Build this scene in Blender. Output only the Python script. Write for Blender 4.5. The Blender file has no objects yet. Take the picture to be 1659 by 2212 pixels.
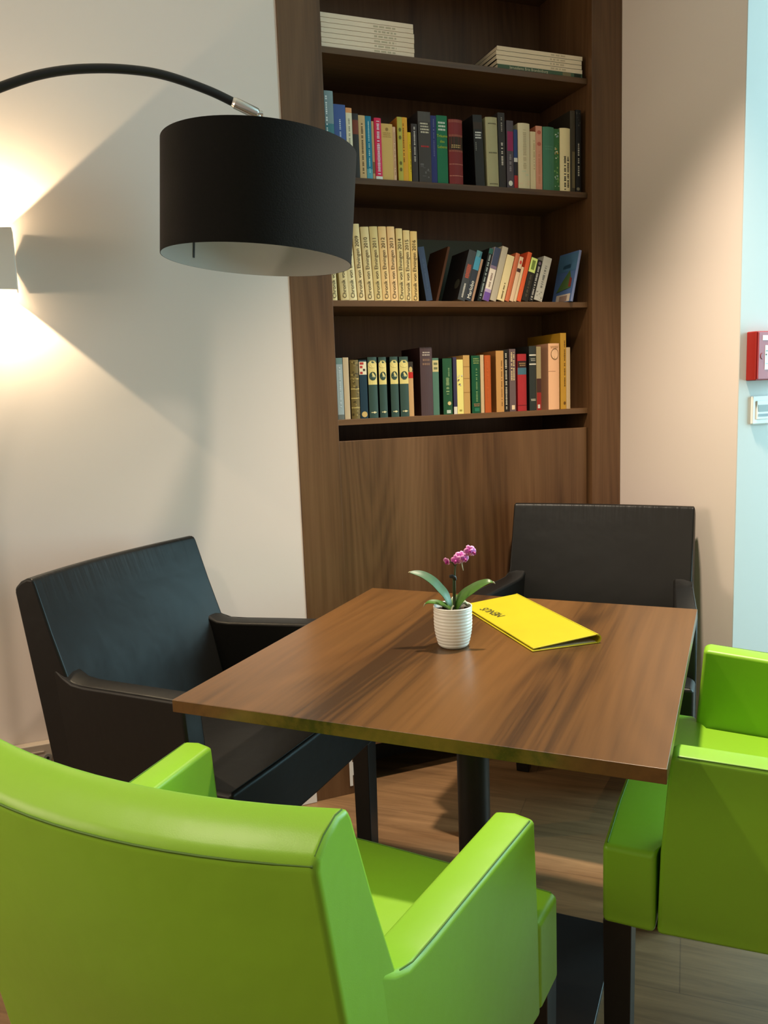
import bpy, bmesh, math, random
from mathutils import Vector, Matrix
random.seed(7)
S = bpy.context.scene
COL = S.collection
PI = math.pi

# ------------------------------------------------------------------ frame of the bookcase wall
A = 0.368                      # turn of the bookcase wall about the vertical
D = 2.3734                     # distance of that wall from the spot under the camera
T = Vector((math.cos(A), math.sin(A), 0)); N = Vector((-math.sin(A), math.cos(A), 0))
def WP(u, n, z=0.0):           # along the wall, away from the camera, up
    return T * u + N * n + Vector((0, 0, z))
def wall_matrix(u, n, z=0.0):
    return Matrix.Translation(WP(u, n, z)) @ Matrix.Rotation(A, 4, 'Z')

# ------------------------------------------------------------------ materials
def lin(c):
    return tuple(((v / 255) / 12.92 if v / 255 <= 0.04045 else ((v / 255 + 0.055) / 1.055) ** 2.4) for v in c)
MATS = {}
def principled(name):
    m = bpy.data.materials.new(name); m.use_nodes = True
    return m, m.node_tree.nodes, m.node_tree.links, m.node_tree.nodes['Principled BSDF']
def plain(name, col, rough=0.5, spec=0.5, metal=0.0, coat=0.0, noise=0.0, scale=40.0, bump=0.0):
    if name in MATS: return MATS[name]
    m, nd, lk, b = principled(name)
    b.inputs['Base Color'].default_value = (*col, 1)
    b.inputs['Roughness'].default_value = rough
    b.inputs['Specular IOR Level'].default_value = spec
    b.inputs['Metallic'].default_value = metal
    b.inputs['Coat Weight'].default_value = coat
    if noise or bump:
        tc = nd.new('ShaderNodeTexCoord'); nz = nd.new('ShaderNodeTexNoise')
        nz.inputs['Scale'].default_value = scale; nz.inputs['Detail'].default_value = 4
        lk.new(tc.outputs['Object'], nz.inputs['Vector'])
        if noise:
            mx = nd.new('ShaderNodeMix'); mx.data_type = 'RGBA'
            mx.inputs['A'].default_value = (*[v * (1 - noise) for v in col], 1)
            mx.inputs['B'].default_value = (*[min(1, v * (1 + noise)) for v in col], 1)
            lk.new(nz.outputs['Fac'], mx.inputs['Factor']); lk.new(mx.outputs['Result'], b.inputs['Base Color'])
        if bump:
            bp = nd.new('ShaderNodeBump'); bp.inputs['Strength'].default_value = bump; bp.inputs['Distance'].default_value = 0.002
            lk.new(nz.outputs['Fac'], bp.inputs['Height']); lk.new(bp.outputs['Normal'], b.inputs['Normal'])
    MATS[name] = m
    return m
def rgb(c, k=1.0):             # cover stock / ink by its own colour
    key = 'stock_%d_%d_%d' % c
    return plain(key, tuple(min(0.9, v * k) for v in lin(c)), 0.5, 0.35)

def wood(name, axis, dark, mid, light, rough=0.38, vein=7.0, coat=0.0, big=1.0):
    """walnut laminate: long soft bands and fine pores along the given axis"""
    m, nd, lk, b = principled(name)
    tc = nd.new('ShaderNodeTexCoord'); oi = nd.new('ShaderNodeObjectInfo')
    ad = nd.new('ShaderNodeVectorMath'); ad.operation = 'MULTIPLY_ADD'
    lk.new(oi.outputs['Random'], ad.inputs[0]); ad.inputs[1].default_value = (3.1, 5.3, 2.7); lk.new(tc.outputs['Object'], ad.inputs[2])
    def stretched(across, along):
        mp = nd.new('ShaderNodeMapping')
        sc = [across] * 3; sc['xyz'.index(axis)] = along
        mp.inputs['Scale'].default_value = sc; lk.new(ad.outputs[0], mp.inputs['Vector']); return mp
    n1 = nd.new('ShaderNodeTexNoise'); n1.inputs['Scale'].default_value = 1; n1.inputs['Detail'].default_value = 4; n1.inputs['Distortion'].default_value = 0.15
    lk.new(stretched(vein, 0.30 * big).outputs[0], n1.inputs['Vector'])
    # cathedral figure: fine rings of a slowly wandering field
    n0 = nd.new('ShaderNodeTexNoise'); n0.inputs['Scale'].default_value = 1; n0.inputs['Detail'].default_value = 1.5
    lk.new(stretched(3.8, 0.42 * big).outputs[0], n0.inputs['Vector'])
    mu = nd.new('ShaderNodeMath'); mu.operation = 'MULTIPLY'; mu.inputs[1].default_value = 150; lk.new(n0.outputs['Fac'], mu.inputs[0])
    sn = nd.new('ShaderNodeMath'); sn.operation = 'SINE'; lk.new(mu.outputs[0], sn.inputs[0])
    n2 = nd.new('ShaderNodeTexNoise'); n2.inputs['Scale'].default_value = 1; n2.inputs['Detail'].default_value = 6; n2.inputs['Roughness'].default_value = 0.7
    lk.new(stretched(120, 2.2).outputs[0], n2.inputs['Vector'])
    f1 = nd.new('ShaderNodeMath'); f1.operation = 'MULTIPLY_ADD'; f1.inputs[1].default_value = 0.042; lk.new(sn.outputs[0], f1.inputs[0]); lk.new(n1.outputs['Fac'], f1.inputs[2])
    f2 = nd.new('ShaderNodeMath'); f2.operation = 'MULTIPLY_ADD'; f2.inputs[1].default_value = 0.42; lk.new(n2.outputs['Fac'], f2.inputs[0]); lk.new(f1.outputs[0], f2.inputs[2])
    cr = nd.new('ShaderNodeValToRGB'); e = cr.color_ramp.elements
    e[0].position = 0.47; e[0].color = (*dark, 1); e[1].position = 0.93; e[1].color = (*light, 1)
    k = e.new(0.66); k.color = (*mid, 1)
    lk.new(f2.outputs[0], cr.inputs['Fac']); lk.new(cr.outputs['Color'], b.inputs['Base Color'])
    b.inputs['Roughness'].default_value = rough; b.inputs['Coat Weight'].default_value = coat; b.inputs['Coat Roughness'].default_value = 0.25
    bp = nd.new('ShaderNodeBump'); bp.inputs['Strength'].default_value = 0.08; bp.inputs['Distance'].default_value = 0.001
    lk.new(n2.outputs['Fac'], bp.inputs['Height']); lk.new(bp.outputs['Normal'], b.inputs['Normal'])
    return m
WD, WM, WL = (0.058, 0.0250, 0.0095), (0.118, 0.0560, 0.0225), (0.172, 0.088, 0.039)
M_wood = wood('walnut_upright', 'z', WD, WM, WL)
M_woodx = wood('walnut_shelf', 'x', WD, WM, WL)
M_table = wood('walnut_tabletop', 'y', (0.038, 0.0155, 0.0040), (0.105, 0.0440, 0.0108), (0.150, 0.064, 0.0165), rough=0.34, vein=9.0, coat=0.15)

def leather(name, col, rough, bump=0.12, gather=False):
    m, nd, lk, b = principled(name)
    b.inputs['Base Color'].default_value = (*col, 1); b.inputs['Roughness'].default_value = rough; b.inputs['Specular IOR Level'].default_value = 0.27 if gather else 0.5
    tc = nd.new('ShaderNodeTexCoord')
    v = nd.new('ShaderNodeTexVoronoi'); v.inputs['Scale'].default_value = 700; lk.new(tc.outputs['Object'], v.inputs['Vector'])
    nz = nd.new('ShaderNodeTexNoise'); nz.inputs['Scale'].default_value = 9; nz.inputs['Detail'].default_value = 3; lk.new(tc.outputs['Object'], nz.inputs['Vector'])
    b1 = nd.new('ShaderNodeBump'); b1.inputs['Strength'].default_value = 0.06; b1.inputs['Distance'].default_value = 0.0005; lk.new(v.outputs['Distance'], b1.inputs['Height'])
    b2 = nd.new('ShaderNodeBump'); b2.inputs['Strength'].default_value = bump; b2.inputs['Distance'].default_value = 0.02; lk.new(nz.outputs['Fac'], b2.inputs['Height'])
    lk.new(b1.outputs['Normal'], b2.inputs['Normal']); out = b2
    if gather:                 # the leather is gathered under the top edge of the backrest
        sx = nd.new('ShaderNodeSeparateXYZ'); lk.new(tc.outputs['Object'], sx.inputs[0])
        mr = nd.new('ShaderNodeMapRange'); mr.inputs['From Min'].default_value = .82; mr.inputs['From Max'].default_value = .90; lk.new(sx.outputs['Z'], mr.inputs['Value'])
        mp = nd.new('ShaderNodeMapping'); mp.inputs['Scale'].default_value = (48, 5, 3); mp.inputs['Rotation'].default_value = (0, .25, 0); lk.new(tc.outputs['Object'], mp.inputs['Vector'])
        wv = nd.new('ShaderNodeTexNoise'); wv.inputs['Scale'].default_value = 1; wv.inputs['Detail'].default_value = 2; lk.new(mp.outputs[0], wv.inputs['Vector'])
        ml = nd.new('ShaderNodeMath'); ml.operation = 'MULTIPLY'; lk.new(mr.outputs[0], ml.inputs[0]); lk.new(wv.outputs['Fac'], ml.inputs[1])
        b3 = nd.new('ShaderNodeBump'); b3.inputs['Strength'].default_value = .22; b3.inputs['Distance'].default_value = .012
        lk.new(ml.outputs[0], b3.inputs['Height']); lk.new(b2.outputs['Normal'], b3.inputs['Normal']); out = b3
    lk.new(out.outputs['Normal'], b.inputs['Normal'])
    return m
M_green = leather('green_leatherette', (0.25, 0.50, 0.024), 0.40)
M_greens = plain('green_seam', (0.07, 0.17, 0.006), 0.6)
M_black = leather('black_leatherette', (0.0066, 0.0060, 0.0056), 0.43, gather=True)
M_blacks = plain('black_seam', (0.006, 0.006, 0.006), 0.7)
M_leg = plain('black_lacquered_wood', (0.006, 0.0055, 0.005), 0.35)
M_metal = plain('black_powder_coat', (0.007, 0.007, 0.0075), 0.42)
M_chrome = plain('brushed_chrome', (0.72, 0.70, 0.68), 0.28, metal=1.0)
M_shade = plain('black_shade_fabric', (0.0055, 0.0050, 0.0045), 0.9, 0.2, noise=0.25, scale=260, bump=0.25)
M_lining = plain('white_shade_lining', (0.42, 0.405, 0.38), 0.6)
M_wall = plain('cream_wall_paint', (0.76, 0.665, 0.61), 0.85, 0.2, noise=0.012, scale=2.5)
M_wallw = plain('white_wall_paint', (0.62, 0.63, 0.62), 0.85, 0.2, noise=0.012, scale=2.5)
M_ceil = plain('ceiling_paint', (0.78, 0.76, 0.72), 0.9, 0.2)
M_white = plain('white_plastic', (0.80, 0.79, 0.77), 0.4)
M_ceramic = plain('white_glazed_ceramic', (0.82, 0.79, 0.75), 0.3, 0.5)
M_soil = plain('bark_soil', (0.035, 0.022, 0.012), 0.95, noise=0.6, scale=300, bump=0.6)
M_stem = plain('orchid_stem', (0.035, 0.05, 0.012), 0.5)
M_clip = plain('dark_plant_clip', (0.012, 0.010, 0.008), 0.5)
M_root = plain('pale_root', (0.42, 0.44, 0.30), 0.6)
M_leaf = plain('orchid_leaf', (0.05, 0.13, 0.014), 0.4, noise=0.25, scale=60)
M_leafb = plain('bluish_orchid_leaf', (0.034, 0.098, 0.034), 0.45, noise=0.2, scale=60)
M_tip = plain('withered_leaf_tip', (0.36, 0.33, 0.20), 0.7)
M_petal = plain('pink_petal', (0.52, 0.085, 0.40), 0.55, noise=0.25, scale=110)
M_petalr = plain('pale_petal_rim', (0.70, 0.30, 0.56), 0.55)
M_lip = plain('magenta_lip', (0.33, 0.008, 0.20), 0.5)
M_yellow = plain('yellow_folder_board', (0.47, 0.39, 0.010), 0.42, noise=0.05, scale=25)
M_ink = plain('dark_ink', (0.05, 0.04, 0.01), 0.6)
M_paper = plain('book_paper', (0.62, 0.53, 0.38), 0.85, 0.2, noise=0.08, scale=500)
M_red = plain('red_alarm_plastic', (0.30, 0.011, 0.007), 0.4)
M_redd = plain('dark_red_plastic', (0.20, 0.01, 0.01), 0.5)
M_steel = plain('grey_steel', (0.35, 0.35, 0.34), 0.45, metal=0.6)
def emitter(name, col, s):
    m, nd, lk, b = principled(name)
    b.inputs['Base Color'].default_value = (*col, 1); b.inputs['Emission Color'].default_value = (*col, 1); b.inputs['Emission Strength'].default_value = s
    return m
M_bulb = emitter('lamp_led', (1.0, 0.82, 0.56), 25)

def floor_material():
    m, nd, lk, b = principled('oak_plank_floor')
    tc = nd.new('ShaderNodeTexCoord'); mp = nd.new('ShaderNodeMapping'); mp.inputs['Rotation'].default_value = (0, 0, 0.36)
    lk.new(tc.outputs['Object'], mp.inputs['Vector'])
    br = nd.new('ShaderNodeTexBrick'); br.offset = 0.37
    br.inputs['Color1'].default_value = (0.21, 0.118, 0.055, 1); br.inputs['Color2'].default_value = (0.26, 0.152, 0.075, 1); br.inputs['Mortar'].default_value = (0.15, 0.085, 0.042, 1)
    br.inputs['Scale'].default_value = 1; br.inputs['Mortar Size'].default_value = 0.0012; br.inputs['Brick Width'].default_value = 1.25; br.inputs['Row Height'].default_value = 0.185
    lk.new(mp.outputs[0], br.inputs['Vector'])
    st = nd.new('ShaderNodeMapping'); st.inputs['Scale'].default_value = (2.2, 26, 1); lk.new(mp.outputs[0], st.inputs['Vector'])
    nz = nd.new('ShaderNodeTexNoise'); nz.inputs['Scale'].default_value = 1; nz.inputs['Detail'].default_value = 7; nz.inputs['Roughness'].default_value = 0.65; nz.inputs['Distortion'].default_value = 0.8
    lk.new(st.outputs[0], nz.inputs['Vector'])
    cr = nd.new('ShaderNodeValToRGB'); cr.color_ramp.elements[0].position = 0.32; cr.color_ramp.elements[0].color = (0.62, 0.58, 0.54, 1); cr.color_ramp.elements[1].position = 0.70; cr.color_ramp.elements[1].color = (1.2, 1.18, 1.15, 1)
    lk.new(nz.outputs['Fac'], cr.inputs['Fac'])
    mx = nd.new('ShaderNodeMix'); mx.data_type = 'RGBA'; mx.blend_type = 'MULTIPLY'; mx.inputs['Factor'].default_value = 1
    lk.new(br.outputs['Color'], mx.inputs['A']); lk.new(cr.outputs['Color'], mx.inputs['B']); lk.new(mx.outputs['Result'], b.inputs['Base Color'])
    b.inputs['Roughness'].default_value = 0.42
    bp = nd.new('ShaderNodeBump'); bp.inputs['Strength'].default_value = 0.12; bp.inputs['Distance'].default_value = 0.001
    lk.new(nz.outputs['Fac'], bp.inputs['Height']); lk.new(bp.outputs['Normal'], b.inputs['Normal'])
    return m
M_floor = floor_material()

# ------------------------------------------------------------------ mesh helpers
class MB:
    """collects shapes of one mesh; material slots by use"""
    def __init__(self): self.v = []; self.f = []; self.fm = []; self.mats = []
    def slot(self, m):
        if m not in self.mats: self.mats.append(m)
        return self.mats.index(m)
    def add(self, verts, faces, m):
        o = len(self.v); k = self.slot(m)
        self.v += [tuple(p) for p in verts]
        for f in faces: self.f.append(tuple(i + o for i in f)); self.fm.append(k)
    def box(self, a, b, m):
        x0, y0, z0 = a; x1, y1, z1 = b
        self.add([(x0, y0, z0), (x1, y0, z0), (x1, y1, z0), (x0, y1, z0), (x0, y0, z1), (x1, y0, z1), (x1, y1, z1), (x0, y1, z1)],
                 [(0, 3, 2, 1), (4, 5, 6, 7), (0, 1, 5, 4), (1, 2, 6, 5), (2, 3, 7, 6), (3, 0, 4, 7)], m)
    def quad(self, pts, m): self.add(pts, [(0, 1, 2, 3)], m)
    def loft(self, rings, m, cap=True, closed=True):
        n = len(rings[0]); vs = [p for r in rings for p in r]; fs = []
        for i in range(len(rings) - 1):
            for j in range(n if closed else n - 1):
                k = (j + 1) % n
                fs.append((i * n + j, i * n + k, (i + 1) * n + k, (i + 1) * n + j))
        if cap: fs += [tuple(range(n - 1, -1, -1)), tuple((len(rings) - 1) * n + j for j in range(n))]
        self.add(vs, fs, m)
    def lathe(self, prof, m, c=(0, 0, 0), n=48, cap=False):
        self.loft([[(c[0] + r * math.cos(2 * PI * j / n), c[1] + r * math.sin(2 * PI * j / n), c[2] + z) for j in range(n)] for r, z in prof], m, cap)
    def tube(self, pts, r, m, n=10):
        pts = [Vector(p) for p in pts]; rings = []
        rs = r if isinstance(r, (list, tuple)) else [r] * len(pts)
        ref = None
        for i, p in enumerate(pts):
            d = (pts[min(i + 1, len(pts) - 1)] - pts[max(i - 1, 0)]).normalized()
            if ref is None: ref = d.orthogonal().normalized()
            ref = (ref - d * ref.dot(d)).normalized(); q = d.cross(ref)
            rings.append([p + (ref * math.cos(2 * PI * j / n) + q * math.sin(2 * PI * j / n)) * rs[i] for j in range(n)])
        self.loft(rings, m)
    def text(self, body, size, mat4, m, shear=0.0, sx=1.0):
        cu = bpy.data.curves.new('t', 'FONT'); cu.body = body; cu.size = size; cu.align_x = 'CENTER'; cu.align_y = 'CENTER'; cu.shear = shear
        cu.resolution_u = 3
        o = bpy.data.objects.new('t', cu); COL.objects.link(o)
        dg = bpy.context.evaluated_depsgraph_get(); me = bpy.data.meshes.new_from_object(o.evaluated_get(dg))
        self.add([mat4 @ Vector((v.co.x * sx, v.co.y, 0)) for v in me.vertices], [tuple(p.vertices) for p in me.polygons], m)
        bpy.data.objects.remove(o); bpy.data.curves.remove(cu); bpy.data.meshes.remove(me)
    def build(self, name, parent=None, mat=None, smooth=False, bevel=0.0, seg=3, angle=35, fix=True):
        me = bpy.data.meshes.new(name); me.from_pydata(self.v, [], self.f)
        for m in self.mats: me.materials.append(m)
        me.polygons.foreach_set('material_index', self.fm)
        if fix:
            bm = bmesh.new(); bm.from_mesh(me); bmesh.ops.recalc_face_normals(bm, faces=bm.faces); bm.to_mesh(me); bm.free()
        if smooth or bevel: me.polygons.foreach_set('use_smooth', [True] * len(me.polygons))
        o = bpy.data.objects.new(name, me); COL.objects.link(o)
        if parent is not None: o.parent = parent
        elif mat is not None: o.matrix_world = mat
        if bevel:
            b = o.modifiers.new('soft_edges', 'BEVEL'); b.width = bevel; b.segments = seg; b.limit_method = 'ANGLE'; b.angle_limit = math.radians(angle); b.harden_normals = True
        if smooth or bevel:
            es = o.modifiers.new('creases', 'EDGE_SPLIT') if False else None
            me.set_sharp_from_angle(angle=math.radians(50)) if not bevel else None
        return o
def tag(o, label, cat, group=None, kind=None):
    if label: o['label'] = label
    if cat: o['category'] = cat
    if group: o['group'] = group
    if kind: o['kind'] = kind
    return o
def empty(name, mat, label, cat, group=None):
    o = bpy.data.objects.new(name, None); COL.objects.link(o); o.empty_display_size = 0.1
    o.matrix_world = mat
    return tag(o, label, cat, group)
def structure(o, label=None, cat=None):
    o['kind'] = 'structure'
    if label: o['label'] = label
    if cat: o['category'] = cat
    return o

# ------------------------------------------------------------------ room shell
ZC = 2.78
m = MB(); m.box((-4.2, -2.6, -0.05), (5.2, 5.2, 0.0), M_floor)
structure(m.build('floor'), 'brown wood plank floor under the table and chairs', 'floor')
m = MB(); m.box((-4.2, -2.6, ZC), (5.2, 5.2, ZC + 0.05), M_ceil)
structure(m.build('ceiling'), 'plain white ceiling above the seating corner', 'ceiling')
ND = 1.836                    # plane of the wall with the call point
U0, U1, U2, U3 = 0.648, 0.776, 1.694, 1.812   # outer and inner edges of the bookcase stiles
m = MB(); m.box((-3.4, 0, 0), (U0 - 0.0005, 0.12, ZC), M_wall)
structure(m.build('wall_left', mat=wall_matrix(0, D)), 'cream wall with the glowing sconce left of the bookcase', 'wall')
m = MB(); m.box((U3 + 0.0005, ND - D, 0), (U3 + 0.10, 0.45, ZC), M_wall)
m.build('wall_corner', mat=wall_matrix(0, D))
structure(bpy.data.objects['wall_corner'], 'narrow beige side wall between the bookcase and the pale blue-lit wall', 'wall')
m = MB(); m.box((U3 + 0.10, ND - D, 0), (3.6, ND - D + 0.12, ZC), M_wallw)
m.box((U3 + 0.0006, ND - D - 0.003, 0), (U3 + 0.10, ND - D - 0.0002, ZC), M_wallw)
m.box((U3 + 0.10, ND - D - 0.003, 0), (3.6, ND - D, ZC), M_wallw)
structure(m.build('wall_right', mat=wall_matrix(0, D)), 'white wall with red call point in cool daylight', 'wall')
m = MB(); m.box((U0, 0.335, 0), (U3, 0.45, ZC), M_wall)
structure(m.build('wall_back', mat=wall_matrix(0, D)), 'wall behind the bookcase niche', 'wall')
m = MB(); m.box((0.32, -0.012, 0), (U0 - 0.001, 0, 0.06), M_white)
structure(m.build('baseboard_left', mat=wall_matrix(0, D), bevel=0.003, seg=2), 'low white baseboard meeting the foot of the bookcase', 'baseboard')
# window wall on the far right, out of the picture, that lets the daylight in
wu = 3.6; w0, w1, wz0, wz1 = 0.15, 1.70, 0.55, 2.45
m = MB()
m.box((wu, -1.9, 0), (wu + 0.15, w0, ZC), M_wallw); m.box((wu, w1, 0), (wu + 0.15, ND + 0.12, ZC), M_wallw)
m.box((wu, w0, 0), (wu + 0.15, w1, wz0), M_wallw); m.box((wu, w0, wz1), (wu + 0.15, w1, ZC), M_wallw)
structure(m.build('wall_window', mat=wall_matrix(0, 0)), 'window wall on the right', 'wall')

# ------------------------------------------------------------------ bookcase
ZS = {'stack': 2.278, 'upper': 1.920, 'middle': 1.562, 'lower': 1.204}
DEP = 0.325
bc = empty('bookcase', wall_matrix(0, D), 'tall built-in walnut bookcase with four filled shelves', 'bookcase')
for x0, x1, lab in ((U0, U1, None), (U2, U3, None)):
    m = MB(); m.box((x0, -0.004, 0), (x1, 0.0185, ZC - 0.002), M_wood); m.build('stile', bc, bevel=0.0012, seg=2)
for x0, x1 in ((U1 - 0.012, U1 + 0.002), (U2 + 0.002, U2 + 0.016)):
    m = MB(); m.box((x0, 0.019, 0), (x1, DEP, ZC - 0.01), M_wood); m.build('side_panel', bc)
m = MB(); m.box((U1 - 0.012, DEP - 0.012, 0.03), (U2 + 0.016, DEP + 0.006, ZC - 0.01), M_wood); m.build('back_panel', bc)
for z in (2.636, ZS['stack'], ZS['upper'], ZS['middle'], ZS['lower']):
    m = MB(); m.box((U1 + 0.0025, 0.024, z - 0.018), (U2 + 0.0015, DEP - 0.0125, z), M_woodx); m.build('shelf', bc, bevel=0.0008, seg=1)
m = MB(); m.box((U1 + 0.0045, 0.020, 0.140), (U2 - 0.006, 0.040, 1.1375), M_wood); m.build('front_panel', bc, bevel=0.001, seg=1)
m = MB(); m.box((U1 + 0.003, 0.20, 0.0), (U2 + 0.001, 0.215, 0.14), plain('dark_plinth', (0.012, 0.008, 0.006), 0.7)); m.build('plinth', bc)
m = MB(); m.box((U1 - 0.015, -0.0065, 0.028), (U1 - 0.005, -0.0042, 0.118), M_white)
ring = [(U1 - 0.007 + 0.022 * math.cos(t), 0.022 * math.sin(t) + 0.085) for t in [(-PI / 2) + PI * i / 12 for i in range(13)]]
m.loft([[(x, -0.0062, z) for x, z in ring], [(x, -0.0045, z) for x, z in ring]], M_white)
o = m.build('cable_clip', bc); o['label'] = 'white plastic clip low on the left stile'

# ------------------------------------------------------------------ books
ROWN = {'stack': 'top shelf', 'upper': 'upper row', 'middle': 'middle row', 'lower': 'lower row'}
CK = 1.15
def arc_y(x, w, bulge): q = 2 * x / w - 1; return -bulge * (1 - q * q)
def book(pos, w, h, depth, lean, dd, z, cover, spine, deco, label, group, name='book', bulge=0.0, face=None, yaw=0.0):
    """x = thickness, y = into the shelf, z = up; origin at the lowest front corner"""
    mt = wall_matrix(pos, D + dd, z + 0.0004)
    pv = w if lean > 0 else 0.0
    mt = mt @ Matrix.Translation((pv, 0, 0)) @ Matrix.Rotation(lean, 4, 'Y') @ Matrix.Translation((-pv, 0, 0))
    if yaw: mt = mt @ Matrix.Rotation(yaw, 4, 'Z')
    root = empty(name, mt, label, 'book', group)
    bt = min(0.0022, w * 0.16); c = MB(); mc = rgb(cover, CK); ms = rgb(spine, CK)
    n = 6
    c.box((0, 0.0015, 0), (bt, depth, h), mc); c.box((w - bt, 0.0015, 0), (w, depth, h), mc)
    xs = [w * i / n for i in range(n + 1)]
    outer = [(x, arc_y(x, w, bulge)) for x in xs]; inner = [(x, arc_y(x, w, bulge) + bt) for x in reversed(xs)]
    poly = outer + inner
    c.loft([[(x, y, 0) for x, y in poly], [(x, y, h) for x, y in poly]], ms)
    def strip(x0, x1, z0, z1, mm, off=0.0003):
        k = 4; xx = [x0 + (x1 - x0) * i / k for i in range(k + 1)]
        lo = [(x, arc_y(x, w, bulge) - off, z0) for x in xx]; hi = [(x, arc_y(x, w, bulge) - off, z1) for x in xx]
        c.add(lo + hi, [(i, i + 1, k + 2 + i, k + 1 + i) for i in range(k)], mm)
    for d in deco:
        kind = d[0]
        if kind == 'band': strip(0.0002, w - 0.0002, d[1] * h, d[2] * h, rgb(d[3], CK))
        elif kind == 'label': strip(d[1] * w, d[2] * w, d[3] * h, d[4] * h, rgb(d[5], CK), 0.00045)
        elif kind == 'oval':
            cx, cz, rx, rz = d[1] * w, d[2] * h, d[3] * w, d[4] * h
            pts = [(cx + rx * math.cos(2 * PI * i / 20), cz + rz * math.sin(2 * PI * i / 20)) for i in range(20)]
            c.add([(x, arc_y(x, w, bulge) - 0.0009, zz) for x, zz in pts], [tuple(range(20))], rgb(d[5], CK))
        elif kind == 'vert':     # a worn line of lettering running up the spine
            rnd = random.Random(int(pos * 1e4) + int(d[3] * 100)); zz = d[1] * h
            while zz < d[2] * h:
                l = h * rnd.uniform(0.012, 0.022); xw = w * d[4] * rnd.uniform(0.7, 1.0)
                strip(w * d[3] - xw / 2, w * d[3] + xw / 2, zz, min(zz + l, d[2] * h), rgb(d[5], CK), 0.0006)
                zz += l + h * (0.008 if rnd.random() < 0.8 else 0.03)
        elif kind == 'lines':    # short lines of lettering across the spine
            rnd = random.Random(int(pos * 1e4)); k = d[3]
            for i in range(k):
                z1 = (d[1] + (d[2] - d[1]) * i / k) * h; z2 = z1 + (d[2] - d[1]) * h / k * 0.55
                x = w * rnd.uniform(0.14, 0.2); xe = w * rnd.uniform(0.78, 0.88)
                while x < xe:
                    l = w * rnd.uniform(0.06, 0.16); strip(x, min(x + l, xe), z1, z2, rgb(d[4], CK), 0.0006); x += l + w * 0.035
        elif kind == 'text':     # legible wording up the spine
            body, x, zc, size, col = d[1:6]; sx = d[6] if len(d) > 6 else 1.0
            c.text(body, size, Matrix.Translation((x * w, -0.0008 - bulge, zc * h)) @ Matrix(((0, -1, 0, 0), (0, 0, 0, 0), (1, 0, 0, 0), (0, 0, 0, 1))), rgb(col), sx=sx)
        elif kind == 'across':
            body, zc, size, col = d[1:5]; sx = d[5] if len(d) > 5 else 1.0
            c.text(body, size, Matrix.Translation((0.5 * w, -0.0008 - bulge, zc * h)) @ Matrix(((1, 0, 0, 0), (0, 0, 0, 0), (0, 1, 0, 0), (0, 0, 0, 1))), rgb(col), sx=sx)
        elif kind == 'mottle':
            rnd = random.Random(int(pos * 1e4) + 5)
            for _ in range(d[1]):
                x = rnd.uniform(0.05, 0.8) * w; zz = rnd.uniform(d[2], d[3]) * h; a = w * rnd.uniform(0.1, 0.3); b2 = h * rnd.uniform(0.008, 0.03)
                strip(x, min(x + a, w * 0.97), zz, zz + b2, rgb(rnd.choice(d[4]), CK), 0.0005 + rnd.random() * 0.0003)
        elif kind == 'face':     # a patch on the left cover, fractions of depth and height
            y0, y1, z0, z1 = d[1] * depth, d[2] * depth, d[3] * h, d[4] * h
            c.quad([(-0.0004, y0, z0), (-0.0004, y1, z0), (-0.0004, y1, z1), (-0.0004, y0, z1)], rgb(d[5], CK))
        elif kind == 'facepoly':
            c.add([(-0.0006 - d[3], y * depth, zz * h) for y, zz in d[1]], [tuple(range(len(d[1])))], rgb(d[2], CK))
    c.build('cover', root, fix=False)
    p = MB(); p.box((bt + 0.0003, bt + 0.001, 0.002), (w - bt - 0.0003, depth - 0.003, h - 0.0025), M_paper); p.build('pages', root)
    return root

WH = (235, 230, 220); BK = (25, 23, 22); GD = (190, 160, 90)
V = lambda z0, z1, col, x=0.5, t=0.34: ('vert', z0, z1, x, t, col)
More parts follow.
